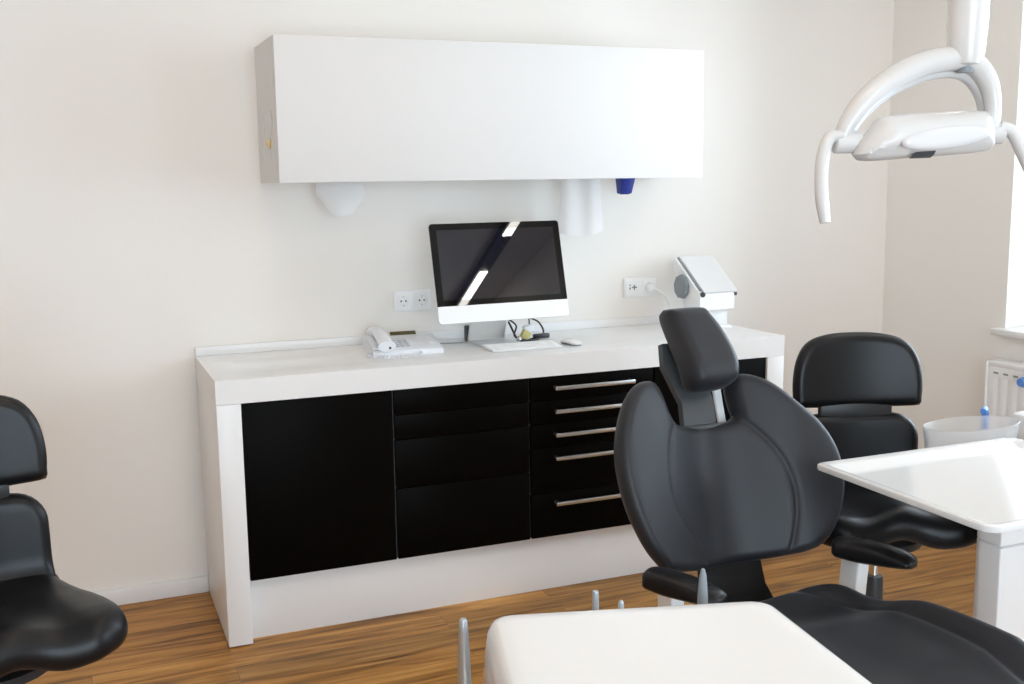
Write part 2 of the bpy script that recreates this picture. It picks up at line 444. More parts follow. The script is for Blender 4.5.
for (p, q) in [((Y[i], 0), (Y[i + 1], 0)) for i in range(5)] + [((Y[i], HH), (Y[i + 1], HH)) for i in range(5)] + [((Y[0], Z[j]), (Y[0], Z[j + 1])) for j in range(3)] + [((0, Z[j]), (0, Z[j + 1])) for j in range(3)]:
    bm.faces.new([gv(0, *p), gv(0, *q), gv(.0178, *q), gv(.0178, *p)])
obj('end_panel', bm, 'satin', t)
bm = BM(); lathe(bm, [(.006, 0), (.014, .003), (.015, .008), (.010, .013), (.004, .014)], 16)
xf(bm, Matrix.Translation((0.001, -.235, .134)) @ Matrix.Rotation(-PI / 2, 4, 'Y'))
obj('knob', bm, 'yellow', t)

# tissue sheets and blue dispenser below the wall cabinet
def sheet(outline_fn, nu=20, nv=14, th=.0012):
    bm = BM()
    G = [[Vector(outline_fn(i / nu, j / nv)) for i in range(nu + 1)] for j in range(nv + 1)]
    A = [[bm.verts.new(p) for p in r] for r in G]; B = [[bm.verts.new(p + Vector((0, th, 0))) for p in r] for r in G]
    for j in range(nv):
        for i in range(nu):
            bm.faces.new((A[j][i], A[j][i + 1], A[j + 1][i + 1], A[j + 1][i])); bm.faces.new((B[j][i], B[j + 1][i], B[j + 1][i + 1], B[j][i + 1]))
    for j in range(nv):
        for i in (0, nu): bm.faces.new((A[j][i], A[j + 1][i], B[j + 1][i], B[j][i]))
    for i in range(nu):
        for j in (0, nv): bm.faces.new((A[j][i], B[j][i], B[j][i + 1], A[j][i + 1]))
    return bm
def pouch(s, v):
    # rounded hanging loop: sides bow in, the lower lip slopes up to the right
    a = -1 + 2 * s
    w = .084 + .014 * v - .035 * v ** 3
    low = .098 + .022 * (1 - ((s - .28) / .72) ** 2 if s > .28 else 1 - ((.28 - s) / .28) ** 2 * 2.2) - .022 * max(0, s - .8) * 5
    return (.088 + a * w + .008 * v * (a > 0) * a, -.030 * (1 - a * a) * (.4 + .6 * v), -low * v)
t = tag(obj('tissue', sheet(pouch), 'paper'), 'short white tissue loop hanging under the left part of the wall cabinet', 'tissue')
t.location = (.430, -.185, KZ0 - .0005)
def towel(s, v):
    a = -1 + 2 * s
    w = .084 + .018 * v ** 1.2
    return (.094 + a * w - .006 * v, -.007 * math.sin(s * 3.3 * PI) * (1 - .3 * v) - .022 * (1 - a * a) * v, -(.204 + .018 * (1 - (a + .1) ** 2)) * v)
t = tag(obj('tissue', sheet(towel, 30), 'paper'), 'long white tissue hanging under the wall cabinet right of the computer', 'tissue')
t.location = (1.385, -.20, KZ0 - .0005)
t = thing('dispenser', 'dark blue plastic dispenser end sticking out under the wall cabinet', 'dispenser', (1.670, -.20, KZ0))
bm = BM(); loft(bm, [[(x, y, 0) for x, y in rrect(-.029, -.03, .031, .03, .004, 3)], [(x, y, -.058) for x, y in rrect(-.027, -.022, .02, .022, .004, 3)], [(x, y, -.061) for x, y in rrect(-.024, -.019, .017, .019, .004, 3)]])
obj('nozzle', bm, 'blue', t)
obj('outlet', xf(prism(BM(), rrect(-.018, -.014, .012, .014, .003, 3), -.0635, -.061, 'z'), Matrix()), 'blackplastic', t)

# ------------------------------------------------------------------ sockets
def face_plate(parent, x0):
    obj('insert', xf(prism(BM(), rrect(x0 + .007, .009, x0 + .068, .073, .003, 3), -.0135, -.0095, 'y'), Matrix()), 'white', parent)
def socket_well(parent, x0):
    f = BM(); lathe(f, [(.0205, 0), (.0225, .001), (.0225, .0035), (.0198, .0035), (.0190, .0008), (.001, .0004)], 28)
    xf(f, Matrix.Translation((x0 + .0375, -.0135, .041)) @ rotx(PI / 2)); w = obj('socket_well', f, 'white', parent)
    for dx, dz in ((-.0095, 0), (.0095, 0)):
        h = BM(); lathe(h, [(.0034, 0), (.0034, .001)], 10); xf(h, Matrix.Translation((x0 + .0375 + dx, -.0139, .041 + dz)) @ rotx(PI / 2)); obj('contact_hole', h, 'gap', w)
    for dz in (-.0165, .0165):
        h = boxb((x0 + .0335, -.0172, .041 + dz - .0022), (x0 + .0415, -.0139, .041 + dz + .0022), .0006); obj('earth_clip', h, 'steel', w)
t = thing('wall_socket', 'white double wall socket left of the computer, both outlets empty', 'socket', (.756, 0, 1.019))
obj('frame', boxb((0, -.0095, 0), (.15, 0, .082), .003), 'white', t)
for k in (0, .075): face_plate(t, k); socket_well(t, k)
t = thing('wall_socket', 'white double wall socket right of the computer with one plug in it', 'socket', (1.770, 0, 1.020))
obj('frame', boxb((0, -.0095, 0), (.155, 0, .082), .003), 'white', t)
face_plate(t, 0); face_plate(t, .078); socket_well(t, .078)
bm = BM()
for a, b, c, d in ((.022, .050, .028, .056), (.022, .034, .028, .044), (.034, .040, .058, .046), (.043, .032, .049, .054)): box(bm, (a, -.0142, b), (c, -.0136, d))
obj('data_port', bm, 'greyplastic', t)
t = thing('power_plug', 'white plug and cord in the right wall socket beside the tilted machine', 'plug', (1.8855, -.0175, 1.061))
bm = BM(); lathe(bm, [(.0185, 0), (.0188, .012), (.017, .022), (.012, .030), (.006, .033)], 24); xf(bm, rotx(PI / 2)); obj('plug_body', bm, 'white', t)
obj('cord', tube(BM(), spline([(0.004, -.030, -.004), (.02, -.045, -.012), (.05, -.05, -.035), (.075, -.045, -.08), (.09, -.05, -.135), (.082, -.09, -.1565), (.06, -.13, -.157)], 6), .0035, 8), 'white', t)

# ------------------------------------------------------------------ computer
t = thing('computer', 'all-in-one desktop computer with a dark screen and silver chin on the desk', 'computer', (1.081, -.318, H), .038)
TILT = -.252
MM = Matrix.Translation((0, 0, .287)) @ rotx(TILT)
MW, MH = .528, .370
bm = BM()
# tapered aluminium shell behind the glass
rings = []
for ins, y in ((.0, .0), (.0, .006), (.004, .010), (.06, .022), (.16, .032)):
    rings.append([(x, y, z) for x, z in rrect(-MW / 2 + ins, -MH / 2 + ins * .8, MW / 2 - ins, MH / 2 - ins * .8, max(.012 - ins * .1, .004), 5)])
obj('shell', xf(loft(bm, rings), MM), 'alu', t)
CH = .064
bm = prism(BM(), rrect(-MW / 2, -MH / 2, MW / 2, -MH / 2 + CH, [.012, .012, .0005, .0005], 5), -.003, 0, 'y')
obj('chin', xf(bm, MM), 'alulight', t)
bm = prism(BM(), rrect(-MW / 2, -MH / 2 + CH + .0006, MW / 2, MH / 2, [.0005, .0005, .012, .012], 5), -.003, 0, 'y')
obj('bezel', xf(bm, MM), 'bezel', t)
obj('screen', xf(boxb((-.238, -.0036, -MH / 2 + CH + .022), (.238, -.003, MH / 2 - .024)), MM), 'screen', t)
# stand: bent aluminium strip
path = [(-.03, 0), (-.03, .006), (.115, .006), (.128, .012), (.130, .022), (.088, .17), (.06, .26), (.048, .257), (.080, .165), (.117, .03), (.116, .022), (.110, .016), (-.03, .008)]
prof = [(-.06, .0), (-.06, .005), (.125, .005), (.125, .0)]
bm = BM(); prism(bm, [(.018, 0), (.155, 0), (.163, .006), (.164, .014), (.078, .262), (.066, .258), (.148, .020), (.146, .011), (.140, .008), (.018, .008)], -.070, .080, 'x'); bevel_all(bm, .002, 2, 50)
obj('stand', bm, 'alu', t)

# cables and adapters behind the stand
t = thing('cable_bundle', 'tangle of black computer cables with a yellow tag right of the stand', 'cable', (1.185, -.18, H))
P1 = spline([(-.02, .02, .09), (.01, -.01, .06), (-.01, -.04, .025), (.03, -.03, .004), (.09, -.01, .006), (.14, .02, .02), (.125, .03, .06), (.08, .03, .082), (.03, .035, .085)], 8)
obj('cable', tube(BM(), P1, .0035, 8), 'blackplastic', t)
P2 = spline([(-.005, .03, .07), (.0, -.05, .012), (.04, -.05, .0045), (.085, -.045, .005), (.115, -.02, .012)], 8)
obj('cable', tube(BM(), P2, .004, 8), 'blackplastic', t)
P3 = spline([(.07, .05, .11), (.085, .035, .07), (.07, .02, .03), (.02, .0, .01)], 8)
obj('cable', tube(BM(), P3, .003, 8), 'blackplastic', t)
obj('plug', xf(boxb((-.035, -.011, 0), (.035, .011, .018), .005), Matrix.Translation((.115, -.015, .004)) @ Matrix.Rotation(.15, 4, 'Z')), 'blackplastic', t)
obj('cable_tag', xf(boxb((-.016, -.012, 0), (.018, .012, .034), .003), Matrix.Translation((.03, -.035, .010)) @ Matrix.Rotation(.5, 4, 'Y')), mat('pale_yellow', (.62, .55, .22), .5), t)
obj('clear_plug', xf(boxb((-.02, -.012, 0), (.024, .012, .03), .006), Matrix.Translation((.065, -.005, .028)) @ Matrix.Rotation(-.2, 4, 'Y')), 'offwhite', t)
obj('metal_plug', xf(lathe(BM(), [(.006, 0), (.008, .004), (.008, .022), (.005, .028)], 14), Matrix.Translation((.0, -.05, .009)) @ Matrix.Rotation(1.2, 4, 'X')), 'steel', t)
t = thing('power_adapter', 'black power adapter standing behind the left of the computer stand', 'adapter', (1.040, -.12, H))
obj('adapter_body', boxb((-.03, -.022, 0), (.03, .022, .062), .006), 'blackplastic', t)
obj('cord', tube(BM(), spline([(.0, .022, .02), (.0, .05, .012), (.03, .07, .004), (.06, .075, .004)], 6), .003, 8), 'blackplastic', t)

# keyboard and mouse
t = thing('keyboard', 'slim white keyboard on the desk in front of the computer', 'keyboard', (1.146, -.372, H), -.02)
KW, KDp = .282, .114
bm = prism(BM(), [(-.057, .001), (.057, .001), (.057, .012), (-.057, .005)], -KW / 2, KW / 2, 'x'); bevel_all(bm, .0012, 2)
obj('tray', bm, 'alulight', t)
kb = BM()
slope = (.012 - .005) / .114
for r in range(6):
    y = -.050 + r * .0185
    ncol = 14 if r else 11
    x = -KW / 2 + .006
    widths = [.0165] * 14 if r else [.0165, .0165, .0165, .021, .085, .021, .0165, .0165, .0165, .0165]
    for wd in widths:
        z = .005 + slope * (y + .057)
        if x + wd < KW / 2 - .004: box(kb, (x, y, z - .0002), (x + wd, y + .0155, z + .0028), .0007, 1)
        x += wd + .0030
obj('keys', kb, 'white', t)
bm = BM(); tube(bm, [(-KW / 2, .052, .008), (KW / 2, .052, .008)], .0072, 14); obj('battery_tube', bm, 'alulight', t)
t = thing('mouse', 'flat white computer mouse beside the right end of the keyboard', 'mouse', (1.345, -.375, H), .15)
ol = [(.029 * math.copysign(abs(math.cos(a)) ** .75, math.cos(a)), .057 * math.copysign(abs(math.sin(a)) ** .75, math.sin(a))) for a in [2 * PI * k / 48 for k in range(48)]]
obj('shell', pad(ol, .010, .012, lambda u, v: .014 - 2.2 * v * v - 4 * u * u, .006, frame=lambda u, v, n: (u, v, max(n, .0035))), 'whitegloss', t)
obj('underside', prism(BM(), [(x * .84, y * .88) for x, y in ol], 0, .0042, 'z'), 'greyplastic', t)

# telephone
t = thing('telephone', 'white desk telephone with handset on its cradle beside the socket', 'telephone', (.715, -.235, H), -.06)
bm = BM()
# wedge base, rising to the back
prof = [(-.10, .0), (.095, .0), (.100, .012), (.092, .046), (.07, .05), (-.095, .018), (-.10, .012)]
prism(bm, prof, -.125, .135, 'x'); bevel_all(bm, .004, 3)
obj('base', bm, 'offwhite', t)
bm = BM(); prism(bm, [(-.085, .0215), (.07, .0505), (.068, .056), (-.083, .028)], -.124, -.040, 'x'); bevel_all(bm, .003, 2); obj('cradle', bm, 'offwhite', t)
hs = spline([(-.078, -.116, .038), (-.078, -.080, .047), (-.078, -.03, .060), (-.078, .03, .070), (-.078, .07, .071), (-.078, .098, .064)], 6)
hr = [.025 + .008 * (abs(2 * k / (len(hs) - 1) - 1) ** 2.5) for k in range(len(hs))]
hset = obj('handset', tube(BM(), hs, hr, 14, .66, (0, 0, 1)), 'offwhite', t)
for y, z in ((-.088, .036), (.075, .066)):
    obj('earpiece', xf(lathe(BM(), [(.020, 0), (.026, .004), (.026, .016), (.018, .022)], 20), Matrix.Translation((-.078, y, z - .010)) @ rotx(.18)), 'offwhite', hset)
obj('microphone_hole', boxb((-.074, -.1345, .031), (-.067, -.124, .038), .001), 'gap', hset)
bt = BM()
for i in range(3):
    for j in range(4):
        x = -.035 + i * .020; y = -.06 + j * .020; z = .018 + (y + .095) * .194 + .001
        box(bt, (x, y, z), (x + .015, y + .012, z + .003), .001, 1)
obj('keypad', bt, mat('pale_grey_keys', (.45, .47, .50), .4), t)
bt = BM()
for j in range(6):
    y = -.06 + j * .018; z = .018 + (y + .095) * .194 + .001
    box(bt, (.05, y, z), (.075, y + .008, z + .0025), .001, 1); box(bt, (.095, y, z), (.12, y + .008, z + .0025), .001, 1)
obj('buttons', bt, 'white', t)
obj('display', xf(boxb((-.045, 0, 0), (.055, .006, .03), .002), Matrix.Translation((.024, .078, .042)) @ rotx(-.9)), 'olive', t)
cp = []
base = spline([(-.126, -.075, .007), (-.150, -.112, .0075), (-.10, -.160, .0075), (-.02, -.172, .0075), (.04, -.150, .0075), (.045, -.112, .0075)], 40)
for k, p in enumerate(base):
    a = k * 1.1
    cp.append((p[0] + .0 * a, p[1] +   .0052 * math.cos(a), p[2] + .0006 + .0052 * math.sin(a)))
obj('cord', tube(BM(), cp, .0019, 6), mat('grey_cord', (.70, .72, .76), .5), t)
obj('line_cable', tube(BM(), spline([(.10, .098, .01), (.13, .11, .004), (.19, .10, .003), (.265, .09, .003)], 8), .002, 6), 'greyplastic', t)

# tilted machine at the right end
t = thing('sealing_machine', 'white tilted desktop machine with a grey round knob on the right of the worktop', 'machine', (1.965, -.05, H))
bm = BM()
prof = [(-.11, .0), (-.125, .08), (-.025, .262), (-.045, .286), (-.235, .155), (-.245, .143), (-.245, .085), (-.195, .070), (-.195, .0)]
prism(bm, prof, 0.0, .165, 'x'); bevel_all(bm, .004, 2)
obj('body', bm, 'white', t)
bm = BM(); box(bm, (0.03, -.222, .0), (.172, -.1965, .010), .003); obj('foot_rail', bm, 'white', t)
bm = BM(); prism(bm, [(-.03, .2795), (-.048, .293), (-.245, .158), (-.240, .151), (-.05, .279)], .020, .182, 'x'); bevel_all(bm, .0015, 2); obj('lid', bm, 'whitegloss', t)
bm = BM(); prism(bm, [(-.04, .283), (-.225, .158), (-.229, .163), (-.044, .288)], .010, .018, 'x'); obj('slot', bm, 'greyplastic', t)
bm = BM(); lathe(bm, [(.008, 0), (.011, .003), (.011, .012), (.007, .016)], 18); xf(bm, Matrix.Translation((.014, -.236, .151)) @ rotx(PI / 2 + .3)); obj('screw', bm, 'darkgrey', t)
bm = BM(); lathe(bm, [(.048, 0), (.052, .004), (.050, .016), (.040, .022), (.003, .023)], 9); xf(bm, Matrix.Translation((-.0005, -.115, .172)) @ Matrix.Rotation(-PI / 2, 4, 'Y')); obj('knob', bm, 'greyplastic', t, 20)
bm = BM(); box(bm, (.03, -.1965, .014), (.15, -.1955, .062), .0004); obj('label_plate', bm, 'lacquer', t)
bm = BM(); box(bm, (.165, -.243, .138), (.181, -.226, .152), .003); obj('hinge', bm, 'darkgrey', t)

# ------------------------------------------------------------------ radiator on the window wall
t = thing('radiator', 'white panel radiator under the window sill on the right wall', 'radiator', (XR, -.74, .16))
bm = BM()
n = 30; ph = []
Lr = 1.5
for k in range(n):
    y = -k * Lr / n
    ph += [(-.085, y - .002), (-.088, y - .008), (-.088, y - .038), (-.085, y - .044)]
ph = [(-.085, 0)] + ph + [(-.085, -Lr), (-.060, -Lr), (-.060, 0)]
prism(bm, ph, 0.02, .535, 'z'); box(bm, (-.088, -Lr, .535), (-.06, 0, .585)); obj('front_panel', bm, 'white', t)
obj('back_panel', boxb((-.045, -Lr, .02), (-.030, 0, .585), .003), 'white', t)
bm = BM(); box(bm, (-.090, -Lr - .004, .580), (-.025, .004, .603), .004)
obj('top_grille', bm, 'white', t)
for k in range(26): obj('vent_slot', boxb((-.0890, -.025 - k * .05 - .024, .551), (-.0875, -.025 - k * .05, .558)), 'greyplastic', t)
obj('end_cover', boxb((-.095, .0045, .02), (-.028, .012, .598), .003), 'white', t)
for y in (-.2, -1.3): obj('bracket', boxb((-.028, y, .35), (0, y + .04, .5)), 'white', t)
bm = BM(); lathe(bm, [(.012, 0), (.02, .004), (.021, .03), (.016, .045)], 16); xf(bm, Matrix.Translation((-.0885, -.20, .545)) @ Matrix.Rotation(-PI / 2, 4, 'Y')); obj('thermostat_knob', bm, 'bluelight', t)

# ------------------------------------------------------------------ dental chair
CX, CY = 1.04, -1.906      # axis of the chair, foot of the backrest
t = thing('dental_chair', 'black dental treatment chair with a round winged backrest and white arm posts', 'dental chair', (CX, CY, 0))
RT = math.radians(19.)
BZ = .589
MB = Matrix.Translation((0, 0, BZ)) @ rotx(-RT)
KF = .63
def wing(u): return .10 * (1 - math.exp(-(u / .16) ** 2))
def untrace(p):
    # a point on the winged shell seen on its chord plane -> its place on the shell
    q = p[0] + .01; u = q
    for _ in range(40): u = .5 * u + .5 * (q - KF * wing(u))
    return (u, p[1])
outl = [(-0.14, 0.459), (-0.181, 0.45), (-0.222, 0.41), (-0.255, 0.344), (-0.27, 0.278), (-0.267, 0.202), (-0.251, 0.133), (-0.221, 0.063), (-0.186, 0.016), (-0.169, 0.005), (-0.078, -0.008), (0.023, -0.006), (0.126, -0.006), (0.234, -0.001), (0.292, 0.018), (0.337, 0.065), (0.367, 0.125), (0.379, 0.188), (0.368, 0.253), (0.336, 0.312), (0.282, 0.368), (0.217, 0.425), (0.158, 0.453), (0.111, 0.459), (0.09, 0.449), (0.082, 0.418), (0.086, 0.373), (0.081, 0.346), (-0.012, 0.342), (-0.08, 0.348), (-0.1, 0.377), (-0.112, 0.422), (-0.124, 0.449)]
def slim(p): return (p[0] * .92, p[1]) if p[0] < 0 else p
outl = [slim(untrace(p)) for p in outl]
sL = spline([untrace(p) for p in [(-0.096, 0.346), (-0.115, 0.296), (-0.126, 0.211), (-0.116, 0.132), (-0.078, 0.043), (-0.061, 0.002)]], 4)
sR = spline([untrace(p) for p in [(0.098, 0.345), (0.147, 0.299), (0.19, 0.245), (0.213, 0.179), (0.212, 0.108), (0.189, 0.04), (0.171, 0.008)]], 4)
bm = pad(spline(outl, 6, True), .062, .026, lambda u, v: wing(u) - .031, .015, (sL, sR), .0045, .006)
obj('backrest', xf(bm, MB), 'leather', t)
# shell behind the backrest
obj('back_shell', xf(boxb((-.10, .062, .02), (.10, .10, .33), .012), MB), 'blackplastic', t)
# link between backrest and seat
bm = BM()
lk = [(-.10, .06), (-.088, .0), (-.083, -.08), (-.09, -.15)]
rings = []
for hw, dz, y in ((.085, .08, .045), (.080, .0, .04), (.086, -.07, .02), (.10, -.13, -.03), (.105, -.15, -.09)):
    rings.append([(.025 + q * hw, y + w_, BZ + dz) for q, w_ in ((1, -.018), (1, .018), (-1, .018), (-1, -.018))])
loft(bm, rings); bevel_all(bm, .006, 2, 50)
obj('back_bracket', bm, 'leather_dark', t)
# headrest
ho = [((x_ if x_ < 0 else x_ * .88) * .93 + .010, y_ * .96 + .007) for x_, y_ in [(-.080, .225), (-.062, .232), (.03, .232), (.052, .222), (.072, .185), (.085, .14), (.092, .09), (.090, .045), (.076, .018), (.03, .002), (-.03, .0), (-.062, .006), (-.076, .03), (-.082, .09), (-.084, .17)]]
MH_ = MB @ Matrix.Translation((0, -.018, .412)) @ rotx(-.04)
bm = pad(spline(ho, 5, True), .098, .032, lambda u, v: .026 * gauss(v - .06, .07) - .022 * gauss(v - .23, .06), .008, nring=8)
obj('headrest', xf(bm, MH_), 'leather', t)
br = BM()
rings = []
for v, y, hw in ((.325, .030, .046), (.40, .022, .046), (.44, .040, .050), (.50, .058, .060), (.56, .055, .056)):
    rings.append([(hw - .004, y - .010, v), (hw - .004, y + .012, v), (-hw - .004, y + .012, v), (-hw - .004, y - .010, v)])
loft(br, rings); bevel_all(br, .005, 2, 50)
obj('headrest_bracket', xf(br, MB), 'darkgrey', t)
obj('headrest_rail', xf(boxb((.072, .050, .30), (.094, .062, .47), .004), MB), 'white', t)
bm = BM(); box(bm, (-.085, .005, .325), (.095, .062, .343), .007); obj('headrest_socket', xf(bm, MB), 'darkgrey', t)
# seat with raised rims
def seat_z(x, y):
    # y runs towards the feet (negative)
    e = abs(x) / .27
    rim = .030 * max(0, e - .45) ** 1.5 * 2.2
    z = .500 + rim
    z += .030 * gauss(y + .17, .09) * min(1, e * 1.3)
    q = max(0, min(1, (-y - .20) / .20)); z += .043 * q * q * (3 - 2 * q)
    z -= .010 * gauss(y + .30, .08) 
    if y < -.62: z -= .20 * (-y - .62)
    return z
so = [(-.10, -.105), (.10, -.105), (.155, -.115), (.20, -.16), (.235, -.26), (.262, -.36), (.278, -.48), (.285, -.62), (.275, -.80), (.245, -1.0), (.21, -1.22), (.17, -1.36), (.10, -1.40), (-.10, -1.40), (-.17, -1.36), (-.21, -1.22), (-.245, -1.0), (-.275, -.80), (-.285, -.62), (-.278, -.48), (-.262, -.36), (-.235, -.26), (-.20, -.16), (-.155, -.115)]
cr = spline([(.10, -.125), (.135, -.20), (.165, -.30), (.185, -.42), (.195, -.56), (.185, -.75), (.16, -1.0), (.13, -1.3)], 6)
cl = [(-x, y) for x, y in cr]
bm = pad(spline(so, 5, True), .075, .036, seat_z, .022, (cr, cl), .005, .010, frame=lambda u, v, n: (u, v, n))
obj('seat', bm, 'leather', t)
obj('seat_frame', boxb((-.16, -1.2, .40), (.16, -.12, .46), .02), 'white', t)
# arm posts and pads
def arm(sgn):
    b = BM(); rings = []
    for z, x, y in ((.36, .235, -.135), (.50, .250, -.145), (.622, .256, -.150)):
        rings.append([(sgn * x + p[0], y + p[1], z) for p in rrect(-.015, -.034, .019, .03, .005, 3)])
    loft(b, rings); obj('armrest_post', b, 'white', t)
    b = BM(); box(b, (min(sgn * .10, sgn * .245), -.155, .36), (max(sgn * .10, sgn * .245), -.115, .40), .008); obj('armrest_bracket', b, 'white', t)
    pts = [(.085, .622), (.088, .645), (.082, .664), (.04, .670), (-.03, .667), (-.085, .655), (-.100, .640), (-.097, .627), (-.06, .620), (.02, .615), (.06, .617)]
    b = pad(spline(pts, 4, True), .072, .018, None, .009, frame=lambda u, v, n: (n, u, v))
    xf(b, Matrix.Translation((sgn * .258, -.205, 0)) @ Matrix.Rotation(math.radians(30 if sgn > 0 else 24), 4, 'Z') @ Matrix.Scale(1.05, 4, (0, 1, 0)))
    obj('armrest', b, 'leather_dark', t)
arm(1); arm(-1)
bm = BM(); lathe(bm, [(.09, 0), (.09, .3), (.10, .36)], 28, (0, -.55, .05)); obj('lift_column', bm, 'white', t)
bm = BM(); loft(bm, [[(x, y, z) for x, y in rrect(-.26 + i, -1.05 + i, .26 - i, -.10 - i, .12, 8)] for z, i in ((0, 0), (.04, 0), (.055, .015))]); obj('base_plate', bm, 'white', t)

# ------------------------------------------------------------------ operator stools
def stool(loc, rz, label):
    t = thing('stool', label, 'stool', loc, rz, None)
    def top(x, y):
        z = .622
        f = max(0, min(1, (.02 - y) / .16))
        z += .018 * gauss(x, .055) * f
        z += .012 * gauss(abs(x) - .17, .07) * f
        z -= .007 * gauss(abs(x) - .10, .05) * f
        z -= 1.2 * max(0, -y - .13) ** 2
        z += 1.0 * max(0, y - .05) ** 2
        return z
    so = [(-.16, .17), (.16, .17), (.185, .13), (.205, .05), (.225, -.04), (.232, -.12), (.215, -.19), (.16, -.225), (.10, -.215), (.04, -.20), (-.04, -.20), (-.10, -.215), (-.16, -.225), (-.215, -.19), (-.232, -.12), (-.225, -.04), (-.205, .05), (-.185, .13)]
    obj('seat', pad(spline(so, 5, True), .085, .040, top, .014, frame=lambda u, v, n: (u, v, n)), 'leather_dark', t)
    def curve(u, v): return .9 * u * u
    lo = rrect(-.176, -.01, .176, .230, [.03, .03, .07, .07], 8)
    ML = Matrix.Translation((0, .185, .622)) @ rotx(-.06)
    obj('lower_backrest', xf(pad(lo, .055, .026, lambda u, v: curve(u, v) + .05 * max(0, (.08 - v) / .08) ** 2, .014), ML), 'leather_dark', t)
    up = [(-.182, .02), (-.168, .0), (.0, -.004), (.168, .0), (.182, .02), (.184, .08), (.172, .14), (.14, .185), (.08, .205), (.0, .210), (-.08, .205), (-.14, .185), (-.172, .14), (-.184, .08)]
    MU = Matrix.Translation((0, .200, .872)) @ rotx(-.07)
    obj('upper_backrest', xf(pad(spline(up, 5, True), .058, .028, curve, .014), MU), 'leather_dark', t)
    b = BM()
    tube(b, spline([(0, .03, .54), (0, .16, .54), (0, .235, .59), (0, .235, .70), (0, .232, .84), (0, .24, .97)], 6), .016, 12, 1, (1, 0, 0)); obj('back_bar', b, 'blackplastic', t)
    b = BM(); box(b, (-.105, .175, .835), (.105, .200, .885), .008); obj('back_link', b, 'blackplastic', t)
    b = BM(); lathe(b, [(.05, 0), (.12, .012), (.12, .03)], 24, (0, 0, .53)); obj('seat_plate', b, 'blackplastic', t)
    obj('gas_rod', lathe(BM(), [(.012, 0), (.012, .105)], 20, (0, 0, .435)), 'chrome', t)
    obj('gas_column', lathe(BM(), [(.030, 0), (.0245, .345), (.022, .355), (.013, .355)], 24, (0, 0, .085)), 'darkgrey', t)
    obj('height_lever', tube(BM(), [(-.03, -.01, .525), (-.07, -.02, .518), (-.105, -.03, .520)], .006, 10), 'blackplastic', t)
    b = BM(); lathe(b, [(.045, 0), (.045, .04), (.033, .05)], 24, (0, 0, .06)); obj('base_hub', b, 'chrome', t)
    for k in range(5):
        a = 2 * PI * k / 5 + .3; c, s_ = math.cos(a), math.sin(a)
        b = BM(); tube(b, [(.03 * c, .03 * s_, .083), (.14 * c, .14 * s_, .082), (.262 * c, .262 * s_, .068)], [.020, .016, .012], 10); lg = obj('base_leg', b, 'chrome', t)
        b = BM(); lathe(b, [(.012, -.011), (.024, -.009), (.025, 0), (.024, .009), (.012, .011)], 18); xf(b, Matrix.Translation((.26 * c, .26 * s_, .0255)) @ Matrix.Rotation(a, 4, 'Z') @ rotx(PI / 2))
        box(b, (.26 * c - .006, .26 * s_ - .006, .026), (.26 * c + .006, .26 * s_ + .006, .064)); obj('caster', b, 'rubber', lg)
    return t
stool((1.575, -1.81, 0), math.radians(-20), 'black two-part back stool standing behind the dental chair')
stool((-.604, -1.70, 0), math.radians(17), 'black stool cut off by the left picture edge, facing forward')

# ------------------------------------------------------------------ dental unit: column, tray, bowl
t = thing('dental_unit', 'white dental unit column carrying a frosted glass bowl behind the tray', 'dental unit', (1.56, -2.245, 0))
bm = BM(); loft(bm, [[(x, y, z) for x, y in rrect(0 + i, 0 + i, .40 - i, .095 - i, [.004, .02, .04, .04], 8)] for z, i in ((0, .0), (.655, .0), (.657, .003))]); obj('column', bm, 'white', t)
bm = BM(); loft(bm, [[(x, y, z) for x, y in rrect(0 + i, 0 + i, .40 - i, .095 - i, [.004, .02, .04, .04], 8)] for z, i in ((.6605, .003), (.662, .0), (.79, .0), (.80, .01))]); obj('column_head', bm, 'white', t)
obj('base_plate', boxb((-.03, -.08, 0), (.5, .26, .03), .01), 'white', t)
bm = BM(); box(bm, (.18, .08, .73), (.64, .30, .79), .02); obj('bowl_arm', bm, 'white', t)
bm = BM(); box(bm, (.51, .28, .72), (.74, .47, .845), .02); obj('housing', bm, 'white', t)
bx, by, bz = .215, .315, 0
prof = [(.25, .728), (.5, .735), (.78, .765), (.93, .81), (1.0, .868), (.985, .870), (.965, .866), (.90, .815), (.74, .775), (.5, .745), (.02, .742)]
bm = BM(); lathe(bm, prof, 48, (bx, by, 0), .152, .074)
obj('spittoon_bowl', bm, 'frost', t)
bm = BM(); tube(bm, spline([(bx + .135, by + .085, .80), (bx + .135, by + .085, .862), (bx + .126, by + .078, .880), (bx + .108, by + .066, .878)], 6), .009, 10); 
obj('water_spout', bm, 'bluelight', t)
obj('bowl_foot', lathe(BM(), [(.05, .68), (.045, .728)], 24, (bx, by, 0)), 'white', t)

t = thing('tray_table', 'white instrument tray with raised rim in front of the right stool', 'tray', (1.2, -2.55, .85))
def trr(i, z, far=0.): return [(x, y, z) for x, y in rrect(0 + i, 0 + i, .62 - i, .53 - i - far, [max(.035 - i, .012), max(.035 - i, .012), max(.03 - i * .3, .01), max(.012 - i * .3, .006)], 8)]
bm = BM(); loft(bm, [trr(.012, -.020), trr(.002, -.016), trr(0, -.010), trr(.001, -.003), trr(.005, 0), trr(.014, 0, .012), trr(.017, -.002, .018), trr(.026, -.013, .030), trr(.034, -.0150, .045)])
obj('tray_top', bm, 'whitegloss', t)
bm = BM(); lathe(bm, [(.05, -.0495), (.05, -.035), (.09, -.0205)], 28, (.47, .36, 0)); obj('tray_mount', bm, 'white', t)

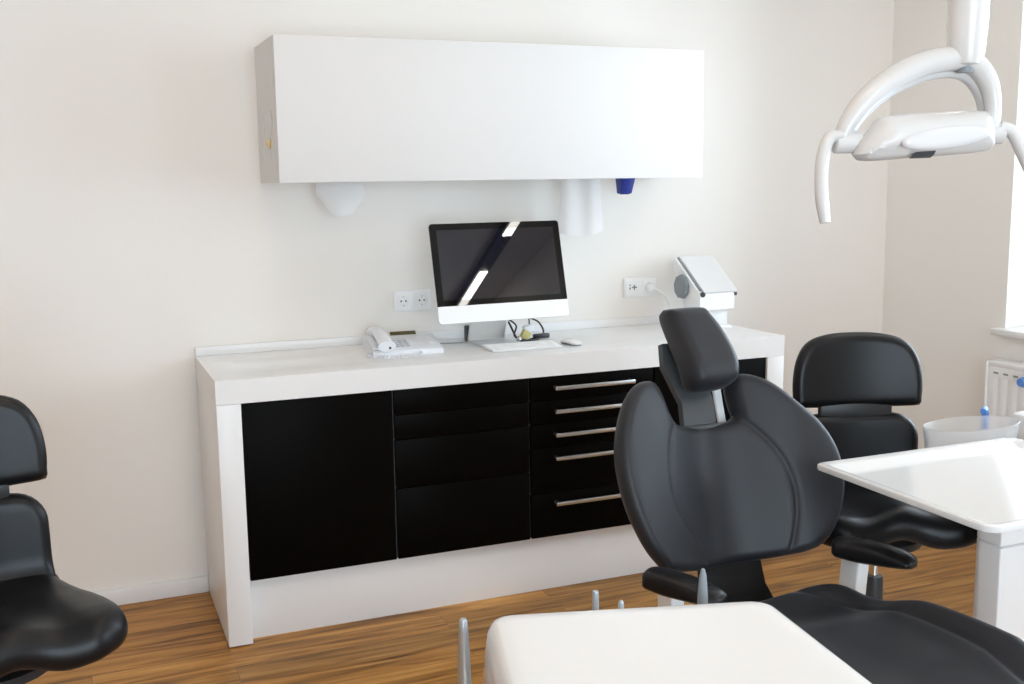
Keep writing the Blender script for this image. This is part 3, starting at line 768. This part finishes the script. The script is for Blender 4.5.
# ------------------------------------------------------------------ delivery unit in the foreground
A = math.radians(-15.9)
t = thing('delivery_unit', 'white dental instrument table with flat blank top in the foreground', 'instrument table', (.171, -2.544, 0), A)
PW, PD = .447, .52
def pr(i, z, r=.03): return [(x + .05 * x / .447 * max(0, -y) / .35, y, z) for x, y in rrect(i, -PD + i, PW - i, -i, max(r - i * .4, .008), 8)]
bm = BM(); loft(bm, [pr(.03, .715), pr(-.014, .72), pr(-.016, .73), pr(-.012, .79), pr(-.006, .830), pr(.000, .844), pr(.004, .848), pr(.010, .85), pr(.03, .8505)])
obj('table_top', bm, 'whitegloss', t)
bm = BM(); box(bm, (-.065, .012, .60), (PW - .02, .10, .645), .012); obj('holder_bar', bm, 'greyplastic', t)
bm = BM(); box(bm, (.12, -.2, .60), (PW - .12, .02, .714), .02); obj('holder_neck', bm, 'white', t)
bm = BM(); lathe(bm, [(.06, 0), (.055, .55)], 28, (PW / 2, -PD / 2, .055)); obj('column', bm, 'white', t)
bm = BM(); box(bm, (PW / 2 - .12, -PD / 2 - .15, .595), (PW / 2 + .12, -PD / 2 + .15, .716), .02); obj('control_box', bm, 'white', t)
bm = BM(); loft(bm, [[(x, y, z) for x, y in rrect(.02 + i, -PD + .02 + i, PW - .02 - i, -.02 - i, .08, 8)] for z, i in ((.0, 0), (.04, 0), (.06, .02))]); obj('base_plate', bm, 'white', t)
def handpiece(s, top, prof, m, label, dy=.075):
    c, s_ = math.cos(A), math.sin(A)
    s -= .013; x = .171 + s * c - dy * s_; y = -2.544 + s * s_ + dy * c
    o = thing('handpiece', label, 'dental handpiece', (x, y, .646), 0, 'handpieces in the holder bar')
    h = top - .646
    b = BM(); lathe(b, [(r, max(0, h - d)) for r, d in prof if d < h] + [], 20); obj('grip', b, m, o)
    b = BM(); lathe(b, [(.013, 0), (.014, .012), (.011, .02)], 18); obj('hose_collar', b, 'darkgrey', o)
    return o
thin = [(.0108, .3), (.0108, .12), (.0095, .07), (.0078, .03), (.0068, .006), (.0055, .001), (.003, 0)]
handpiece(-.025, .815, [(.0125, .1689), (.0118, .12), (.0098, .06), (.0078, .018), (.0068, .004), (.005, 0)], 'instrument', 'grey metal handpiece standing left of the white foreground table', .07)
handpiece(.195, .848, [(.010, .2019), (.0075, .09), (.0062, .03), (.0056, .005), (.0045, 0)], 'instrument', 'thin grey handpiece tip rising behind the middle of the foreground table')
handpiece(.238, .829, [(.010, .1829), (.0075, .09), (.006, .03), (.005, .005), (.003, 0)], 'instrument', 'lowest grey handpiece tip barely showing behind the foreground table')
handpiece(.377, .876, [(.011, .2359), (.0095, .09), (.0085, .045), (.006, .012), (.003, 0)], 'greyplastic', 'dark grey pointed handpiece tip in front of the left armrest')

# ------------------------------------------------------------------ operating lamp
ang = math.radians(-18.)
t = thing('operating_lamp', 'white dental operating lamp with arched yoke and two side handles', 'lamp', (1.079, -2.448, 1.594), ang)
# local x lateral, -y towards the viewer
pd = [(-.125, -.045), (-.110, -.040), (.10, -.030), (.124, -.026), (.128, .0), (.118, .030), (.095, .045), (.0, .040), (-.080, .036), (-.105, .022), (-.122, -.01)]
bm = pad(spline([(-.122, -.046), (-.02, -.042), (.112, -.032), (.128, -.012), (.122, .022), (.108, .042), (.02, .040), (-.078, .034), (-.100, .016), (-.128, -.022)], 6, True), .10, .045, lambda u, v: .02 - 1.0 * v * v, .009)
obj('lamp_head', bm, 'lampwhite', t)
bm = pad([(.018 + .086 * math.cos(2 * PI * k / 40), -.008 + .020 * math.sin(2 * PI * k / 40) + .10 * .086 * math.cos(2 * PI * k / 40)) for k in range(40)], .016, .012, lambda u, v: .066 - 1.0 * v * v, .008)
obj('lens_cover', bm, 'clear', t)
obj('sensor', xf(prism(BM(), [(-.026, -.006), (.014, -.005), (.022, .006), (-.012, .006)], -.006, .006, 'y'), Matrix.Translation((-.012, -.046, -.036)) @ rotx(-.35)), 'darkgrey', t)
yk = spline([(-.150, .0, -.004), (-.136, .0, .026), (-.105, .0, .066), (-.055, .0, .104), (.005, .0, .130), (.060, .0, .138), (.100, .0, .126), (.128, .0, .090), (.138, .0, .045), (.135, .0, .006)], 8)
nk = len(yk)
rad = [.014 + .009 * math.sin(PI * min(1, k / nk * 1.15)) for k in range(nk)]
obj('yoke', tube(BM(), yk, rad, 16, 1.25, (0, 1, 0)), 'lampwhite', t)
yl = [(x * .955 + .003, .022, z - .013 - .010 * math.sin(PI * k / nk)) for k, (x, y, z) in enumerate(yk)][3:-3]
obj('yoke_lip', tube(BM(), yl, .0105, 12, 1.5, (0, 1, 0)), 'lampwhite', t)
for x0, x1, z in ((-.165, -.112, -.012), (.118, .160, .002)):
    b = lathe(BM(), [(.016, 0), (.020, .003), (.020, abs(x1 - x0) - .003), (.016, abs(x1 - x0))], 20); xf(b, Matrix.Translation((x0, 0, z)) @ Matrix.Rotation(PI / 2, 4, 'Y')); obj('pivot', b, 'lampwhite', t)
hl = spline([(-.155, -.005, .0), (-.178, -.012, -.006), (-.192, -.02, -.045), (-.196, -.03, -.10), (-.190, -.038, -.158)], 8)
obj('handle', tube(BM(), hl, [.0118] * (len(hl) - 4) + [.0112, .0107, .010, .0095], 14, 1.2, (0, 1, 0)), 'lampwhite', t)
hl = spline([(.150, -.005, .012), (.172, -.012, .002), (.192, -.02, -.04), (.212, -.03, -.09), (.222, -.038, -.14)], 8)
obj('handle', tube(BM(), hl, .0118, 14, 1.2, (0, 1, 0)), 'lampwhite', t)
b = lathe(BM(), [(.018, .124), (.026, .127), (.032, .145), (.036, .20), (.036, 1.10), (.036, ZC - 1.594 - .03)], 28, (.078, -.006, 0)); obj('post', b, 'lampwhite', t)
b = lathe(BM(), [(.016, .112), (.016, .126)], 18, (.078, -.006, 0)); obj('swivel', b, 'greyplastic', t)
b = lathe(BM(), [(.09, 0), (.09, .02), (.05, .0299)], 32, (.083, 0, ZC - 1.594 - .03)); obj('ceiling_mount', b, 'lampwhite', t)

# ------------------------------------------------------------------ light from outside
wd = bpy.data.worlds.new('sky'); S.world = wd; wd.use_nodes = True
bg = wd.node_tree.nodes['Background']
bg.inputs['Color'].default_value = (.72, .87, 1.0, 1)
bg.inputs['Strength'].default_value = 8.0
for i, (y0, y1) in enumerate(WINS):
    ld = bpy.data.lights.new('window_portal', 'AREA'); ld.shape = 'RECTANGLE'
    ld.size = WZ1 - WZ0 - .1; ld.size_y = y1 - y0 - .1; ld.cycles.is_portal = True
    lo = bpy.data.objects.new('window_portal', ld); COL.objects.link(lo)
    lo.location = (XR + .30, (y0 + y1) / 2, (WZ0 + WZ1) / 2); lo.rotation_euler = (0, PI / 2, 0)
ld = bpy.data.lights.new('window_portal', 'AREA'); ld.shape = 'RECTANGLE'; ld.size = FX1 - FX0 - .1; ld.size_y = WZ1 - FZ0 - .1; ld.cycles.is_portal = True
lo = bpy.data.objects.new('window_portal', ld); COL.objects.link(lo); lo.location = ((FX0 + FX1) / 2, YB - .19, (FZ0 + WZ1) / 2); lo.rotation_euler = (PI / 2, 0, 0)

# ------------------------------------------------------------------ camera
cam = bpy.data.cameras.new('camera'); co = bpy.data.objects.new('camera', cam); COL.objects.link(co)
S.camera = co
cam.sensor_fit = 'HORIZONTAL'; cam.sensor_width = 36.; cam.lens = 1075.544 / 1024 * 36
r = Vector((0.92475084, -0.38033578, -0.01343789)); u = Vector((0.06877443, 0.13228181, 0.98882334)); f = Vector((0.37430731, 0.9153394, -0.14848509))
mw = Matrix(((r.x, u.x, -f.x, -.3979), (r.y, u.y, -f.y, -4.0415), (r.z, u.z, -f.z, 1.5205), (0, 0, 0, 1)))
co.matrix_world = mw
cam.clip_start = .05
vs = S.view_settings; vs.view_transform = 'Standard'; vs.look = 'None'; vs.gamma = 1; vs.use_curve_mapping = False
vs.exposure = .31
S.cycles.use_denoising = True
S.cycles.max_bounces = 10; S.cycles.diffuse_bounces = 6
